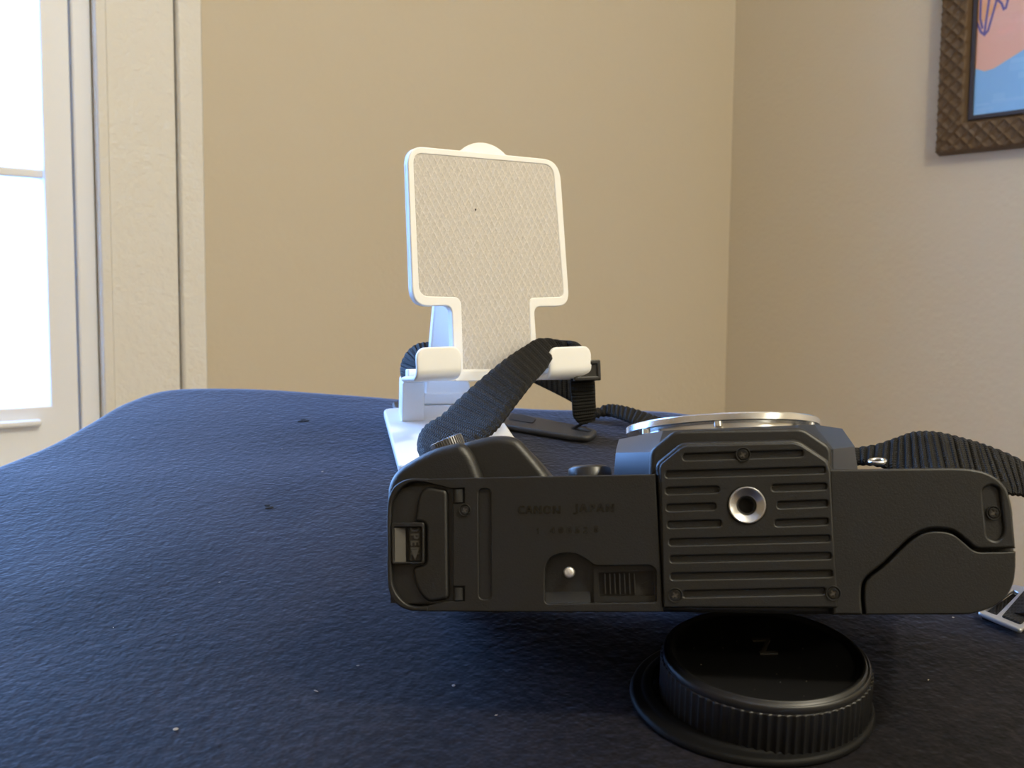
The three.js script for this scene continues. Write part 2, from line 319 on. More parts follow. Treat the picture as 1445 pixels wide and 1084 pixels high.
// ---------------------------------------------------------------- film camera lying on its back, base towards us
const body = new Frame(P(935, 866, 0.238), camDir(1, 0.045, 0.1), camDir(0, 0.988, -0.156));
const font = await new FontLoader().loadAsync('fonts/droid/droid_sans_bold.typeface.json');
{
  const t = thing('film_camera', 'black film camera lying on its back showing its ribbed base plate', 'camera', body);
  const c = (px, py, z = 0) => body.at(px, py, z);
  const pp = (list, z = 0) => body.pts(list, z);
  const px2m = c(936, 766).x - c(935, 766).x;
  const pill = (x0, x1, y, h, z = 0, tilt = 0) => poly(pp([[x0, y - h + tilt], [x1, y - h - tilt], [x1, y + h - tilt], [x0, y + h + tilt]], z), h * 0.98 * px2m);
  // chassis
  const outline = [[552, 705], [552, 826], [556, 842], [567, 854], [586, 861], [930, 864], [1195, 868], [1366, 868], [1400, 857], [1424, 838], [1433, 812], [1433, 776], [1427, 712], [1419, 688], [1396, 669], [1352, 660], [1180, 662], [930, 669], [720, 673], [585, 678], [564, 686]];
  const chassis = mesh('chassis', ext(poly(pp(outline, -0.005), 0.002), -0.005, 0.068, 0.0012), M.black, t);
  mesh('back_door', ext(poly(pp([[640, 840], [640, 868], [1240, 874], [1240, 846]]), 0.0015), -0.018, 0.05, 0.001), M.black, t);
  { // pentaprism and top plate at the far end
    const a = c(900, 868, -0.07), b = c(1180, 640, -0.07);
    mesh('prism_hump', new ConvexGeometry([V(a.x, a.y + 0.006, -0.07), V(b.x, a.y + 0.006, -0.07), V(a.x, b.y, -0.07), V(b.x, b.y, -0.07), V(a.x + 0.01, a.y + 0.008, -0.084), V(b.x - 0.01, a.y + 0.008, -0.084), V(a.x + 0.01, b.y - 0.004, -0.084), V(b.x - 0.01, b.y - 0.004, -0.084)]), M.black, t);
  }
  // ---- left base plate
  const pinHole = poly(pp([[769, 852], [769, 800], [776, 787], [792, 781], [812, 781], [828, 790], [838, 799], [918, 798], [926, 805], [926, 850]]), [0.0010, 0.0012, 0.0014, 0.0014, 0.0014, 0.0014, 0.001, 0.0012, 0.0012, 0.0006]);
  const slot = poly(pp([[675, 690], [692, 690], [693, 846], [676, 846]]), 0.0012);
  const platePts = [[936, 864], [925, 669], [720, 673], [600, 676], [598, 680], [616, 685], [636, 690], [655, 689], [655, 710], [639, 711], [639, 828], [655, 828], [655, 848], [634, 848], [603, 855], [603, 863], [760, 864]];
  mesh('base_plate', ext(poly(pp(platePts)), 0, 0.0052, 0.00035, [slot, pinHole]), M.black, t);
  const bandOut = smooth([[604, 675.5], [576, 676], [558, 685], [549, 700], [546, 720], [546, 770], [546.5, 820], [550, 839], [560, 853], [577, 861.5], [604, 863]], 48, false), bandIn = smooth([[604, 855.5], [580, 855], [565, 845], [555, 828], [553, 810], [552, 770], [552, 725], [554, 708], [564, 691], [580, 681], [604, 681]], 48, false);
  mesh('end_band', ext(poly(pp([...bandOut, ...bandIn])), 0.0001, 0.008, 0.00045), M.black, t);
  mesh('slot_floor', ext(poly(pp([[672, 686], [696, 686], [697, 850], [673, 850]])), -0.0009, 0.003), M.black, t);
  // battery door
  const door = mesh('battery_door', ext(poly(pp([[603, 686], [631, 691], [633, 846], [604, 851], [592, 840], [584, 822], [581, 800], [600, 797], [600, 738], [583, 737], [587, 722], [588, 706], [593, 693]]), 0.0013), -0.0003, 0.004, 0.0010), M.black, t);
  mesh('door_well', ext(poly(pp([[549, 690], [640, 680], [658, 700], [658, 852], [549, 852]])), -0.0016, 0.003), M.black, t);
  for (const [y0, y1] of [[691, 709], [830, 847]]) {
    const a = c(646, y0), b = c(646, y1); const g = new THREE.CylinderGeometry(0.00125, 0.00125, a.y - b.y, 18); g.translate(a.x, (a.y + b.y) / 2, -0.0009); mesh('hinge_knuckle', g, M.black, door);
  }
  { // latch with its thumb catch and raised lettering
    const l = mesh('battery_latch', ext(poly(pp([[552.5, 738], [599, 737], [599, 796], [553, 797]]), 0.0008), 0.0004, 0.0035, 0.0003, [poly(pp([[556, 744], [595, 744], [595, 793], [557, 793]]), 0.0004)]), M.black, t);
    mesh('latch_floor', ext(poly(pp([[553, 740], [597, 740], [597, 795], [553, 795]])), -0.0016, 0.001), M.recess, l);
    const a = c(557, 745), b = c(571, 793);
    mesh('thumb_catch', new ConvexGeometry([V(a.x, a.y, 0.0002), V(a.x, b.y, 0.0002), V(a.x, a.y, -0.0018), V(a.x, b.y, -0.0018), V(b.x, a.y, -0.0013), V(b.x, b.y, -0.0013), V(b.x, a.y, -0.0018), V(b.x, b.y, -0.0018)]), std({ color: lin(0.055, 0.050, 0.042), roughness: 0.5 }), l);
    const p = c(576, 745), q = c(594, 792);
    mesh('latch_button', box(q.x - p.x, p.y - q.y, 0.0008, (p.x + q.x) / 2, (p.y + q.y) / 2, -0.0012, 0.0002), M.black, l);
    const g = new TextGeometry('\u25C1OPEN'.replace('\u25C1', ''), { font, size: 13 * px2m, depth: 0.00025, curveSegments: 3 }); g.computeBoundingBox(); const bb = g.boundingBox;
    g.translate(-(bb.min.x + bb.max.x) / 2, -(bb.min.y + bb.max.y) / 2, 0); g.scale(0.95, 1, 1); g.rotateZ(-Math.PI / 2); g.translate((p.x + q.x) / 2, (p.y + q.y) / 2 + 0.0012, -0.0008);
    const arrow = ext(poly([[-0.0012, 0], [0.0012, 0.001], [0.0012, -0.001]]), 0.0002, 0.0002); arrow.rotateZ(Math.PI / 2); arrow.translate((p.x + q.x) / 2, q.y + 0.0016, -0.0006);
    mesh('lettering', join([g, arrow]), std({ color: lin(0.045, 0.042, 0.036), roughness: 0.5 }), l);
  }
  function screw(px, py, r, z = 0.0004) {
    const p = c(px, py, z), R = r * px2m, s = new THREE.Shape(); s.absarc(0, 0, R * 0.72, 0, Math.PI * 2);
    const w = R * 0.13, k = R * 0.46, a = 0.5; const cr = [[w, w], [k, w], [k, -w], [w, -w], [w, -k], [-w, -k], [-w, -w], [-k, -w], [-k, w], [-w, w], [-w, k], [w, k]].map(([x, y]) => [x * Math.cos(a) - y * Math.sin(a), x * Math.sin(a) + y * Math.cos(a)]);
    const head = ext(s, 0.0002, 0.0007, 0.00006, [poly(cr)]); head.translate(p.x, p.y, z);
    const cup = new THREE.LatheGeometry([[0.0001, -0.0004], [R * 0.72, -0.0004], [R * 0.8, -0.0002], [R * 0.95, 0.0002], [R, 0.0002], [R * 1.04, 0], [R * 1.04, -0.0008]].map(([x, y]) => new THREE.Vector2(x, y)), 28); cup.rotateX(Math.PI / 2); cup.translate(p.x, p.y, z);
    const o = mesh('screw', head, M.screw, t); mesh('screw_well', cup, M.recess, o); mesh('cross_slot', new THREE.CylinderGeometry(R * 0.6, R * 0.6, 0.0002, 24).rotateX(Math.PI / 2).translate(p.x, p.y, z - 0.0002), M.slotMetal, o); return o;
  }
  screw(656, 720, 8.5);
  // engraved maker's words and worn serial number
  const inscribe = (s, x0, x1, yBase, cap) => {
    const g = new TextGeometry(s, { font, size: cap * px2m, depth: 0.00022, curveSegments: 3, bevelEnabled: true, bevelThickness: 0.00004, bevelSize: 0.00003, bevelSegments: 1 }); g.computeBoundingBox(); const bb = g.boundingBox, a = c(x0, yBase), b = c(x1, yBase);
    g.translate(-bb.min.x, 0, 0); g.scale((b.x - a.x) / (bb.max.x - bb.min.x), 1, 1); g.rotateZ(Math.atan2(b.y - a.y, b.x - a.x)); g.translate(a.x, a.y, -0.0001); return g;
  };
  mesh('maker_lettering', join([inscribe('CANON', 731, 791, 725, 11.5), inscribe('JAPAN', 809, 867, 722.5, 11.5)]), std({ color: lin(0.0045, 0.0043, 0.004), roughness: 0.22 }), t);
  mesh('serial_number', join([inscribe('1', 757, 760, 754, 9), inscribe('4 0 6 5 2', 776, 830, 752.5, 9), inscribe('8', 838, 845, 751, 9)]), std({ color: lin(0.006, 0.0056, 0.005), roughness: 0.25 }), t);
  // coupling recess with the steel pin, and the rewind slide
  mesh('coupling_recess', ext(poly(pp([[764, 776], [842, 776], [842, 858], [764, 858]])), -0.0034, 0.002), M.black, t);
  { const a = c(769, 836, -0.0034), b = c(833, 853, -0.0003); mesh('recess_ramp', new ConvexGeometry([V(a.x, a.y, -0.0034), V(b.x, a.y, -0.0034), V(a.x, b.y, -0.0010), V(b.x, b.y, -0.0010), V(a.x, b.y, -0.0036), V(b.x, b.y, -0.0036)]), M.black, t); }
  { const p = c(803, 808, -0.0008), r = 8 * px2m; const g = new THREE.LatheGeometry([[0, 0.0], [r * 0.7, -0.0001], [r * 0.95, -0.0004], [r, -0.0008], [r, -0.003]].map(([x, y]) => new THREE.Vector2(x, y)), 28); g.rotateX(Math.PI / 2); g.translate(p.x, p.y, p.z + 0.0005); mesh('coupling_pin', g, std({ color: lin(0.75, 0.74, 0.72), roughness: 0.4, metalness: 0.9 }), t); }
  mesh('slide_bed', ext(poly(pp([[838, 792], [936, 792], [937, 858], [838, 858]]), 0), -0.0019, 0.0022, 0, [poly(pp([[844, 808], [923, 806], [924, 841], [845, 843]]), 0.0004)]), M.black, t);
  { const bed = mesh('rewind_slide', ext(poly(pp([[842, 806], [925, 804], [926, 843], [843, 845]])), -0.0031, 0.001), M.recess, t);
    for (let k = 0; k < 7; k++) { const a = c(852 + k * 7, 810), b = c(855 + k * 7, 839); mesh('slide_rib', box(b.x - a.x, a.y - b.y, 0.0012, (a.x + b.x) / 2, (a.y + b.y) / 2, -0.0027, 0.0002), M.blackSmooth, bed); }
    mesh('arrow', ext(poly(pp([[905, 825], [918, 819], [918, 831]])), -0.0028, 0.0004), M.black, bed); }
  // ---- ribbed tripod panel
  const Z0 = 0.0010, tri2 = [];
  const groove = (x0, y0, x1, y1, h = 4.0) => poly(pp([[x0, y0 - h], [x1, y1 - h], [x1, y1 + h], [x0, y0 + h]], Z0), h * 0.97 * px2m);
  const q = (zx, zy) => [860 + zx / 3.497, 570 + zy / 3.497];
  for (const [x0, y0, x1, y1] of [[365, 263, 955, 244], [279, 349, 1064, 326], [280, 430, 540, 422], [804, 415, 1072, 407], [283, 513, 523, 506], [830, 500, 1077, 490], [289, 597, 550, 589], [819, 589, 1080, 580], [297, 684, 1088, 664], [301, 767, 1094, 750], [304, 853, 1100, 838], [365, 940, 1064, 924]]) tri2.push(groove(...q(x0, y0), ...q(x1, y1)));
  const sock = c(...q(679, 500), Z0), sr = 26 * px2m; const sockHole = new THREE.Path(); sockHole.absarc(sock.x, sock.y, sr * 1.0, 0, Math.PI * 2); tri2.push(sockHole);
  const panelPts = [q(262, 1010), q(235, 352), q(228, 292), q(358, 186), q(936, 172), q(1090, 276), q(1106, 330), q(1135, 1010)];
  const panelR = [0, 0, 0.0016, 0.0016, 0.0016, 0.0016, 0, 0];
  const inner = [q(268, 1006), q(250, 352), q(246, 302), q(366, 204), q(930, 190), q(1076, 284), q(1092, 334), q(1128, 1006)];
  mesh('tripod_panel', ext(poly(pp(inner, Z0), panelR), Z0, 0.0014, 0.0005, tri2), M.black, t);
  mesh('panel_skirt', ext(poly(pp(panelPts, Z0), panelR), Z0 - 0.0009, 0.0040, 0.0011, [(() => { const h = new THREE.Path(); h.absarc(sock.x, sock.y, sr * 0.8, 0, Math.PI * 2); return h; })()]), M.black, t);
  { const g = new THREE.LatheGeometry([[sr * 0.50, -0.010], [sr * 0.50, -0.0009], [sr * 0.56, -0.0004], [sr * 0.90, 0.0005], [sr * 0.97, 0.0006], [sr, 0.0004], [sr, -0.003]].map(([x, y]) => new THREE.Vector2(x, y)), 48); g.rotateX(Math.PI / 2); g.translate(sock.x, sock.y, Z0);
    const s = mesh('tripod_socket', g, M.steel, t);
    const th = []; for (let k = 0; k < 6; k++) { const r = new THREE.TorusGeometry(sr * 0.47, 0.0002, 6, 32); r.translate(sock.x, sock.y, Z0 - 0.0016 - k * 0.0011); th.push(r); } th.push(new THREE.CylinderGeometry(sr * 0.52, sr * 0.52, 0.001, 32).rotateX(Math.PI / 2).translate(sock.x, sock.y, Z0 - 0.0095));
    mesh('socket_thread', join(th), M.recess, s); }
  screw(...q(660, 250), 10, Z0 + 0.0002); screw(...q(325, 945), 10, Z0 + 0.0002); screw(...q(1105, 935), 10, Z0 + 0.0002);
  // second tier and mirror housing above it
  mesh('housing_step', ext(poly(pp([q(196, 400), q(200, 228), q(322, 128), q(955, 116), q(1098, 212), q(1106, 400)], -0.003), [0, 0.0016, 0.0016, 0.0016, 0.0016, 0]), -0.0026, 0.012, 0.0012), M.black, t);
  {
    const f = (px, py, z) => { const p = c(px, py, z); return V(p.x, p.y, z); };
    const yt = f(1000, 606, -0.014).y;
    const pts = [f(866, 672, -0.020), f(926, 671, -0.0055), f(1176, 668, -0.0055), f(1211, 668, -0.017), f(869, 639, -0.020), f(926, 638, -0.0055), f(1176, 634, -0.0055), f(1206, 630, -0.017)];
    for (const [px, z] of [[873, -0.030], [936, -0.0125], [1150, -0.0125], [1189, -0.025], [868, -0.064], [1196, -0.064]]) { const p = f(px, 611, z); pts.push(V(p.x, yt, z)); }
    const b1 = f(866, 672, -0.02), b2 = f(1211, 672, -0.02); pts.push(V(b1.x, b1.y - 0.002, -0.066), V(b2.x, b2.y - 0.002, -0.066));
    mesh('mirror_housing', creased(new ConvexGeometry(pts), 0.2), M.gun, t);
    const L = c(883, 605, -0.043), Rr = c(1155, 599, -0.043), R = (Rr.x - L.x) / 2, cx = (L.x + Rr.x) / 2, cy = (c(1019, 601.5, -0.043).y);
    const prof = [[R * 0.84, -0.004], [R * 0.84, 0.0004], [R * 0.96, 0.0006], [R * 0.99, 0.0005], [R, 0.0002], [R, -0.0013], [R * 0.985, -0.0016], [R * 0.95, -0.0016], [R * 0.86, -0.0018], [R * 0.86, -0.006]];
    const g = new THREE.LatheGeometry(prof.map(([x, y]) => new THREE.Vector2(x, y)), 96); g.translate(cx, cy, -0.043);
    const ring = mesh('lens_mount', creased(g, 0.5), M.chrome, t);
    for (const a of [0.55, 1.7, 2.55, 4, 5.3]) { const s = new THREE.CylinderGeometry(0.0011, 0.0011, 0.0012, 14); s.translate(cx + Math.cos(a) * R * 0.965, cy - 0.0022, -0.043 + Math.sin(a) * R * 0.965); mesh('mount_stud', s, M.chrome, ring); }
  }
  { const p = c(832, 669, -0.035); const g = new THREE.LatheGeometry([[0.0, 0.0022], [0.0045, 0.0020], [0.0058, 0.0012], [0.0062, -0.002]].map(([x, y]) => new THREE.Vector2(x, y)), 36); g.translate(p.x, p.y + 0.0002, -0.035); mesh('release_button', g, M.blackSmooth, t);
    const a = c(700, 666, -0.03), b = c(900, 666, -0.03); }
  // ---- right plate and film-door end of the base
  const curve = smooth([[1218, 868], [1216, 840], [1219, 820], [1246, 796], [1288, 757], [1306, 748], [1326, 746], [1346, 750], [1364, 763], [1378, 774], [1400, 775], [1434, 774]], 60, false);
  const shift = (d) => curve.map(([x, y], i) => { const a = curve[Math.max(0, i - 1)], b = curve[Math.min(curve.length - 1, i + 1)], l = Math.hypot(b[0] - a[0], b[1] - a[1]); return [x + (b[1] - a[1]) / l * d, y - (b[0] - a[0]) / l * d]; });
  const up = shift(-0.0).map(([x, y]) => [x, y]), low = shift(-4.2);
  mesh('end_plate', ext(poly(pp([[1176, 868], ...up, ...smooth([[1431, 740], [1428, 712], [1421, 690], [1410, 677], [1393, 667], [1370, 661.5], [1345, 660]], 24, false), [1170, 662.5]])), 0, 0.005, 0.0007, [poly(pp([[1387, 690], [1400, 684], [1411, 690], [1418, 752], [1408, 764], [1394, 760]]), 0.0016)]), M.black, t);
  mesh('film_door', ext(poly(pp([...low, ...smooth([[1434, 800], [1431, 822], [1423, 839], [1410, 852], [1392, 861], [1368, 867]], 24, false)])), -0.0001, 0.006, 0.0004), M.black, t);
  mesh('lug_recess', ext(poly(pp([[1380, 680], [1424, 680], [1424, 768], [1384, 768]])), -0.0010, 0.002), M.black, t);
  screw(1402, 724, 9.5, -0.0006);
  // ---- hand grip
  const grip = mesh('hand_grip', ext(poly(pp([[546, 716], [546, 684], [560, 661], [590, 643], [612, 632], [652, 622], [668, 640], [684, 680], [684, 716]], -0.004), [0, 0.0035, 0.0035, 0.003, 0.003, 0.003, 0.003, 0.003, 0]), -0.0035, 0.066, 0.0026, [], 6), M.black, t);
  mesh('grip_face', ext(poly(pp([[640, 716], [636, 640], [652, 624], [694, 614], [716, 614], [731, 618], [744, 632], [766, 658], [782, 680], [782, 716]], -0.007), [0, 0.0028, 0.003, 0.003, 0.003, 0.003, 0.003, 0.003, 0, 0]), -0.0066, 0.062, 0.0024, [], 6), M.black, grip);
  { const p = c(632, 628, -0.036), R = c(655, 640, -0.036).x - c(632, 640, -0.036).x, pts = []; for (let k = 0; k < 192; k++) { const a = k / 192 * Math.PI * 2, r = R * (1 - 0.09 * (k % 5 < 2 ? 1 : 0)); pts.push([Math.cos(a) * r, Math.sin(a) * r]); }
    const g = ext(poly(pts), 0.0018, 0.0090, 0.0003); g.rotateX(-Math.PI / 2 + 0.12); g.rotateZ(0.36); g.translate(p.x, p.y, p.z); mesh('knurled_dial', g, std({ color: lin(0.22, 0.22, 0.23), roughness: 0.35, metalness: 0.9 }), t); }
}

// ---------------------------------------------------------------- lens cap under the camera
{
  const Zc = 0.255, top = P(1080, 918, Zc), hc = bench.local(top).z, loc = bench.local(top);
  const f = new Frame(V(loc.x, loc.y, 0).applyMatrix4(bench.m), bench.x, bench.y);
  const t = thing('lens_cap', 'glossy black round lens cap with ribbed rim under the camera', 'lens cap', f);
  const r = 0.0252, y1 = hc, y0 = 0.0022;
  const prof = [[0.0001, y1 - 0.0014], [r * 0.86, y1 - 0.0014], [r * 0.895, y1 - 0.0010], [r * 0.91, y1 - 0.0003], [r * 0.93, y1], [r * 0.95, y1 - 0.0003], [r * 0.962, y1 - 0.0009], [r * 0.975, y1 - 0.0008], [r * 0.995, y1 - 0.0012], [r, y1 - 0.0022], [r, y1 - 0.003]];
  const lathe = (pr, n = 128) => { const g = new THREE.LatheGeometry(pr.map(([x, y]) => new THREE.Vector2(x, y)), n); g.rotateX(Math.PI / 2); return g; };
  mesh('cap_top', lathe(prof), M.cap, t);
  { const pts = []; const n = 78; for (let k = 0; k < n * 6; k++) { const a = k / (n * 6) * Math.PI * 2, w = Math.cos(a * n); pts.push([Math.cos(a) * (r * 1.012 + 0.00026 * Math.max(-0.6, w)), Math.sin(a) * (r * 1.012 + 0.00026 * Math.max(-0.6, w))]); }
    mesh('ribbed_rim', ext(poly(pts), y1 - 0.0026, y1 - 0.0026 - y0 + 0.001, 0.0004), M.cap, t); }
  const base = lathe([[r * 0.98, 0.0002], [0.0298, 0.0002], [0.0302, 0.0008], [0.0298, 0.0018], [0.0290, 0.0022], [r * 1.09, 0.0022], [r * 1.075, 0.0026], [r * 1.04, 0.0030], [r * 0.98, 0.0032]]); base.translate(-0.0028, 0.0018, 0);
  mesh('base_flange', base, M.capMatte, t);
  const m = (px, py) => f.at(px, py, y1 - 0.0014), bar = (a, b, w) => { const p = m(...a), q = m(...b), d = Math.hypot(q.x - p.x, q.y - p.y), g = new THREE.BoxGeometry(d, w, 0.0005); g.rotateZ(Math.atan2(q.y - p.y, q.x - p.x)); g.translate((p.x + q.x) / 2, (p.y + q.y) / 2, y1 - 0.0013); return g; };
  mesh('embossed_letter', join([bar([1062, 904], [1086, 904], 0.0012), bar([1084, 904], [1076, 922], 0.0010), bar([1072, 922.5], [1097, 922], 0.0012)]), std({ color: lin(0.045, 0.042, 0.036), roughness: 0.6 }), t);
  const dust = []; for (let k = 0; k < 16; k++) { const a = rnd() * 6.28, d = Math.sqrt(rnd()) * r * 0.8, g = new THREE.IcosahedronGeometry(0.00009 + 0.00008 * rnd(), 0); g.translate(Math.cos(a) * d, Math.sin(a) * d, y1 - 0.00135); dust.push(g); }
  const du = mesh('dust', join(dust), M.capDust, t); du.userData.kind = 'stuff';
}

// ---------------------------------------------------------------- white phone stand
const panelF = new Frame(P(690, 320, 0.47), camDir(0.84, 0.055, -0.545), camDir(-0.041, 1, 0.038));
{
  const RL = T(541, 588), FL = T(564, 676), RR = T(700, 590);
  const ey = V(RL.x - FL.x, RL.y - FL.y, 0).normalize(), ex = V(ey.y, -ey.x, 0), len = 0.098, wid = V(RR.x - RL.x, RR.y - RL.y, 0).dot(ex);
  const toW = (v) => v.clone().transformDirection(bench.m);
  const bf = new Frame(RL.clone().applyMatrix4(bench.m), toW(ex), toW(ey));   // x across, y back, z up; origin at the rear left corner
  const t = thing('phone_stand', 'white plastic phone stand with grey quilted pad and two front hooks', 'phone stand', bf);
  mesh('base', ext(poly([[0, 0], [wid, 0], [wid, -len], [0, -len]], 0.005), 0.0045, 0.0045, 0.0012), M.white, t);
  // upright axes for the column, standing on the base
  const uf = new Frame(T(600, 594, 0.0045).applyMatrix4(bench.m), toW(ex), bn.clone().lerp(V(0, 1, 0), 0.5));
  const rel = (frame) => { const g = new THREE.Group(); return new THREE.Matrix4().multiplyMatrices(bf.inv, frame.m); };
  const add = (name, g, m, frame, parent) => { g.applyMatrix4(rel(frame)); return mesh(name, g, m, parent ?? t); };
  const up = (l) => uf.pts(l);
  add('hinge_bracket', ext(poly(up([[567, 595], [568, 539], [599, 539], [599, 595]]), [0, 0.0015, 0.001, 0]), 0, 0.020, 0.0008), M.white, uf);
  add('hinge_block', ext(poly(up([[598, 572], [601, 539], [664, 539], [664, 571]]), [0, 0.002, 0.002, 0]), -0.002, 0.018, 0.0006), M.white, uf);
  add('column_foot', ext(poly(up([[597, 597], [597, 573], [690, 572], [694, 597]]), 0.0005), -0.0016, 0.022, 0.0005), M.white, uf);
  const armF = new Frame(P(625, 470, 0.487), toW(ex), camDir(0, 1, -0.02));
  add('support_arm', ext(poly(armF.pts([[613, 425], [660, 425], [662, 556], [601, 556]]), 0.0014), 0, 0.010, 0.0010), M.white, armF);
  // panel
  const pp = (l, z = 0) => panelF.pts(l, z), px = 0.47 / 1450;
  const outer = [[575, 205], [790, 226], [804, 432], [754, 433], [761, 537], [642, 538.5], [638, 431], [583, 433]];
  const rad = [26, 30, 22, 11, 4, 4, 12, 26].map((v) => v * px);
  const padPts = [[582, 214.5], [782, 231.5], [797, 420], [748, 421.5], [752, 524], [653, 524], [650, 420.5], [591, 419]];
  const padRad = [15, 18, 9, 9, 1.5, 1.5, 13, 15].map((v) => v * px);
  const panel = add('panel', ext(poly(pp(outer), rad), 0, 0.0042, 0.0006, [poly(pp(padPts.map(([a, b]) => [a + (a < 690 ? 1.4 : -1.4), b + (b < 320 ? 1.4 : -1.4)])), padRad)]), M.white, panelF);
  add('panel_back', ext(poly(pp(outer), rad), -0.0016, 0.0026, 0.0008), M.white, panelF, panel);
  const pad = ext(poly(pp(padPts.map(([a, b]) => [a + (a < 690 ? 1.2 : -1.2), b + (b < 320 ? 1.2 : -1.2)])), padRad), -0.0003, 0.0013, 0.0003);
  add('grip_pad', pad, M.pad, panelF);
  { const p = panelF.at(681, 260, -0.006), R = 58 * px; const g = new THREE.CylinderGeometry(R, R * 0.96, 0.004, 48); g.rotateX(Math.PI / 2); g.translate(p.x, p.y, -0.0065); add('swivel_disc', g, M.white, panelF); }
  { const p = panelF.at(671, 296, 0); const g = new THREE.IcosahedronGeometry(0.0004, 1); g.scale(1, 1.3, 0.4); g.translate(p.x, p.y, 0.0001); add('dirt_speck', g, M.lintDark, panelF); }
  // two J-shaped front hooks
  const hook = (x0, x1, yb, ht) => {
    const a = panelF.at(x0, yb, 0.012), b = panelF.at(x1, yb, 0.012), half = (b.x - a.x) / 2, cx = (a.x + b.x) / 2, y = (a.y + b.y) / 2, zf = 0.0135, Rr = 0.0058, th = 0.0026, path = [];
    for (let z = -0.002; z < zf - Rr; z += 0.001) path.push([z, 0, 0, 1]);
    for (let k = 0; k <= 12; k++) { const q = k / 12 * Math.PI / 2; path.push([zf - Rr + Rr * Math.sin(q), Rr - Rr * Math.cos(q), -Math.sin(q), Math.cos(q)]); }
    for (let k = 1; k <= 14; k++) path.push([zf, Rr + (ht - Rr) * Math.sin(k / 14 * Math.PI / 2), -1, 0]);
    const total = path.length, rings = path.map(([z, h, nz, ny], i) => {
      const rest = ht - h, r = 0.0045; const top = i > 12 && rest < r ? r - Math.sqrt(Math.max(0, r * r - (r - rest) * (r - rest))) : 0;
      const w = half - top, ring = [], m = 24, endT = i > total - 4 ? [0.9, 0.7, 0.35][i - total + 3] : 1;
      for (let j = 0; j < m; j++) { const q = j / m * Math.PI * 2, cq = Math.cos(q), sq = Math.sin(q), sx = Math.sign(cq) * Math.pow(Math.abs(cq), 0.25), sy = Math.sign(sq) * Math.pow(Math.abs(sq), 0.6); const n = th / 2 * sy * endT; ring.push(V(cx + sx * w, y + h + (1 + 0) * ny * (th / 2 + n), z + nz * (th / 2 + n))); }
      return ring;
    });
    return loft(rings, true, 0.9);
  };
  const hk = (y0, y1) => (y1 - y0) * 0.455 / 1450;
  add('front_hook', hook(588, 651, 538, hk(491, 538)), M.white, panelF);
  add('front_hook', hook(775, 834, 535, hk(489, 535) * 1.05), M.white, panelF);
  add('lower_ledge', ext(poly(pp([[577, 521], [836, 519], [836, 535.5], [577, 538.5]]), 0.0008), -0.0002, 0.0035, 0.0006), M.white, panelF);
}

// ---------------------------------------------------------------- neck strap
const strap = thing('neck_strap', 'black ribbed webbing camera strap looped through the white stand', 'strap', new Frame(P(700, 560, 0.42), V(1, 0, 0), V(0, 1, 0)));
const sInv = new THREE.Matrix4().makeTranslation(...strap.position.clone().negate());
function webbing(pairs, pitch = 0.0021, th = 0.0012, name = 'webbing') {    // edges as [px, py, depth] pairs
  const A = new THREE.CatmullRomCurve3(pairs.map(([a]) => P(...a)), false, 'centripetal'), B = new THREE.CatmullRomCurve3(pairs.map(([, b]) => P(...b)), false, 'centripetal');
  const len = (A.getLength() + B.getLength()) / 2, n = Math.max(24, Math.round(len / pitch * 9)), m = 9, rings = [];
  const K = pairs.length - 1, pa = [], pb = [];
  for (let i = 0; i <= n; i++) { pa.push(A.getPoint(i / n)); pb.push(B.getPoint(i / n)); }
  let run = 0;
  for (let i = 0; i <= n; i++) {
    const a = pa[i], b = pb[i], tan = pa[Math.min(n, i + 1)].clone().add(pb[Math.min(n, i + 1)]).sub(pa[Math.max(0, i - 1)]).sub(pb[Math.max(0, i - 1)]).normalize();
    if (i) run += (a.distanceTo(pa[i - 1]) + b.distanceTo(pb[i - 1])) / 2;
    const nor = b.clone().sub(a).cross(tan).normalize(), rib = Math.min(0.0018, 0.38 * pitch) * Math.pow(Math.abs(Math.sin(Math.PI * run / pitch)), 1.3), ring = [];
    for (let j = 0; j <= m; j++) { const u = j / m, e = (j === 0 || j === m) ? 0.45 : 1; ring.push(a.clone().lerp(b, u).addScaledVector(nor, (th / 2 + rib) * e)); }
    for (let j = m; j >= 0; j--) { const u = j / m, e = (j === 0 || j === m) ? 0.45 : 1; ring.push(a.clone().lerp(b, u).addScaledVector(nor, -(th / 2 + rib) * e)); }
    rings.push(ring);
  }
  const g = loft(rings, true, 1.2); g.applyMatrix4(sInv);
  return mesh(name, g, M.web, strap);
}
webbing([[[628, 690, 0.300], [644, 696, 0.298]], [[612, 672, 0.318], [634, 680, 0.314]], [[600, 652, 0.335], [622, 664, 0.33]], [[590, 634, 0.35], [626, 652, 0.34]], [[590, 618, 0.365], [640, 644, 0.35]], [[601, 602, 0.38], [668, 632, 0.365]], [[622, 589, 0.395], [692, 613, 0.38]], [[645, 567, 0.41], [706, 600, 0.395]], [[680, 535, 0.43], [729, 570, 0.418]], [[714, 507, 0.45], [752, 541, 0.44]], [[739, 490, 0.465], [770, 522, 0.462]], [[759, 479, 0.477], [783, 503, 0.478]], [[789, 480, 0.487], [799, 505, 0.489]], [[814, 483, 0.488], [815, 515, 0.488]], [[824, 494, 0.489], [822, 522, 0.489]], [[830, 514, 0.490], [826, 528, 0.490]]], 0.0066);
webbing([[[806, 526, 0.490], [837, 524, 0.493]], [[805, 540, 0.490], [839, 538, 0.493]], [[807, 565, 0.491], [840, 562, 0.494]], [[809, 588, 0.492], [840, 584, 0.495]], [[813, 594, 0.493], [836, 590, 0.495]], [[819, 599, 0.495], [828, 597, 0.496]]], 0.0016);
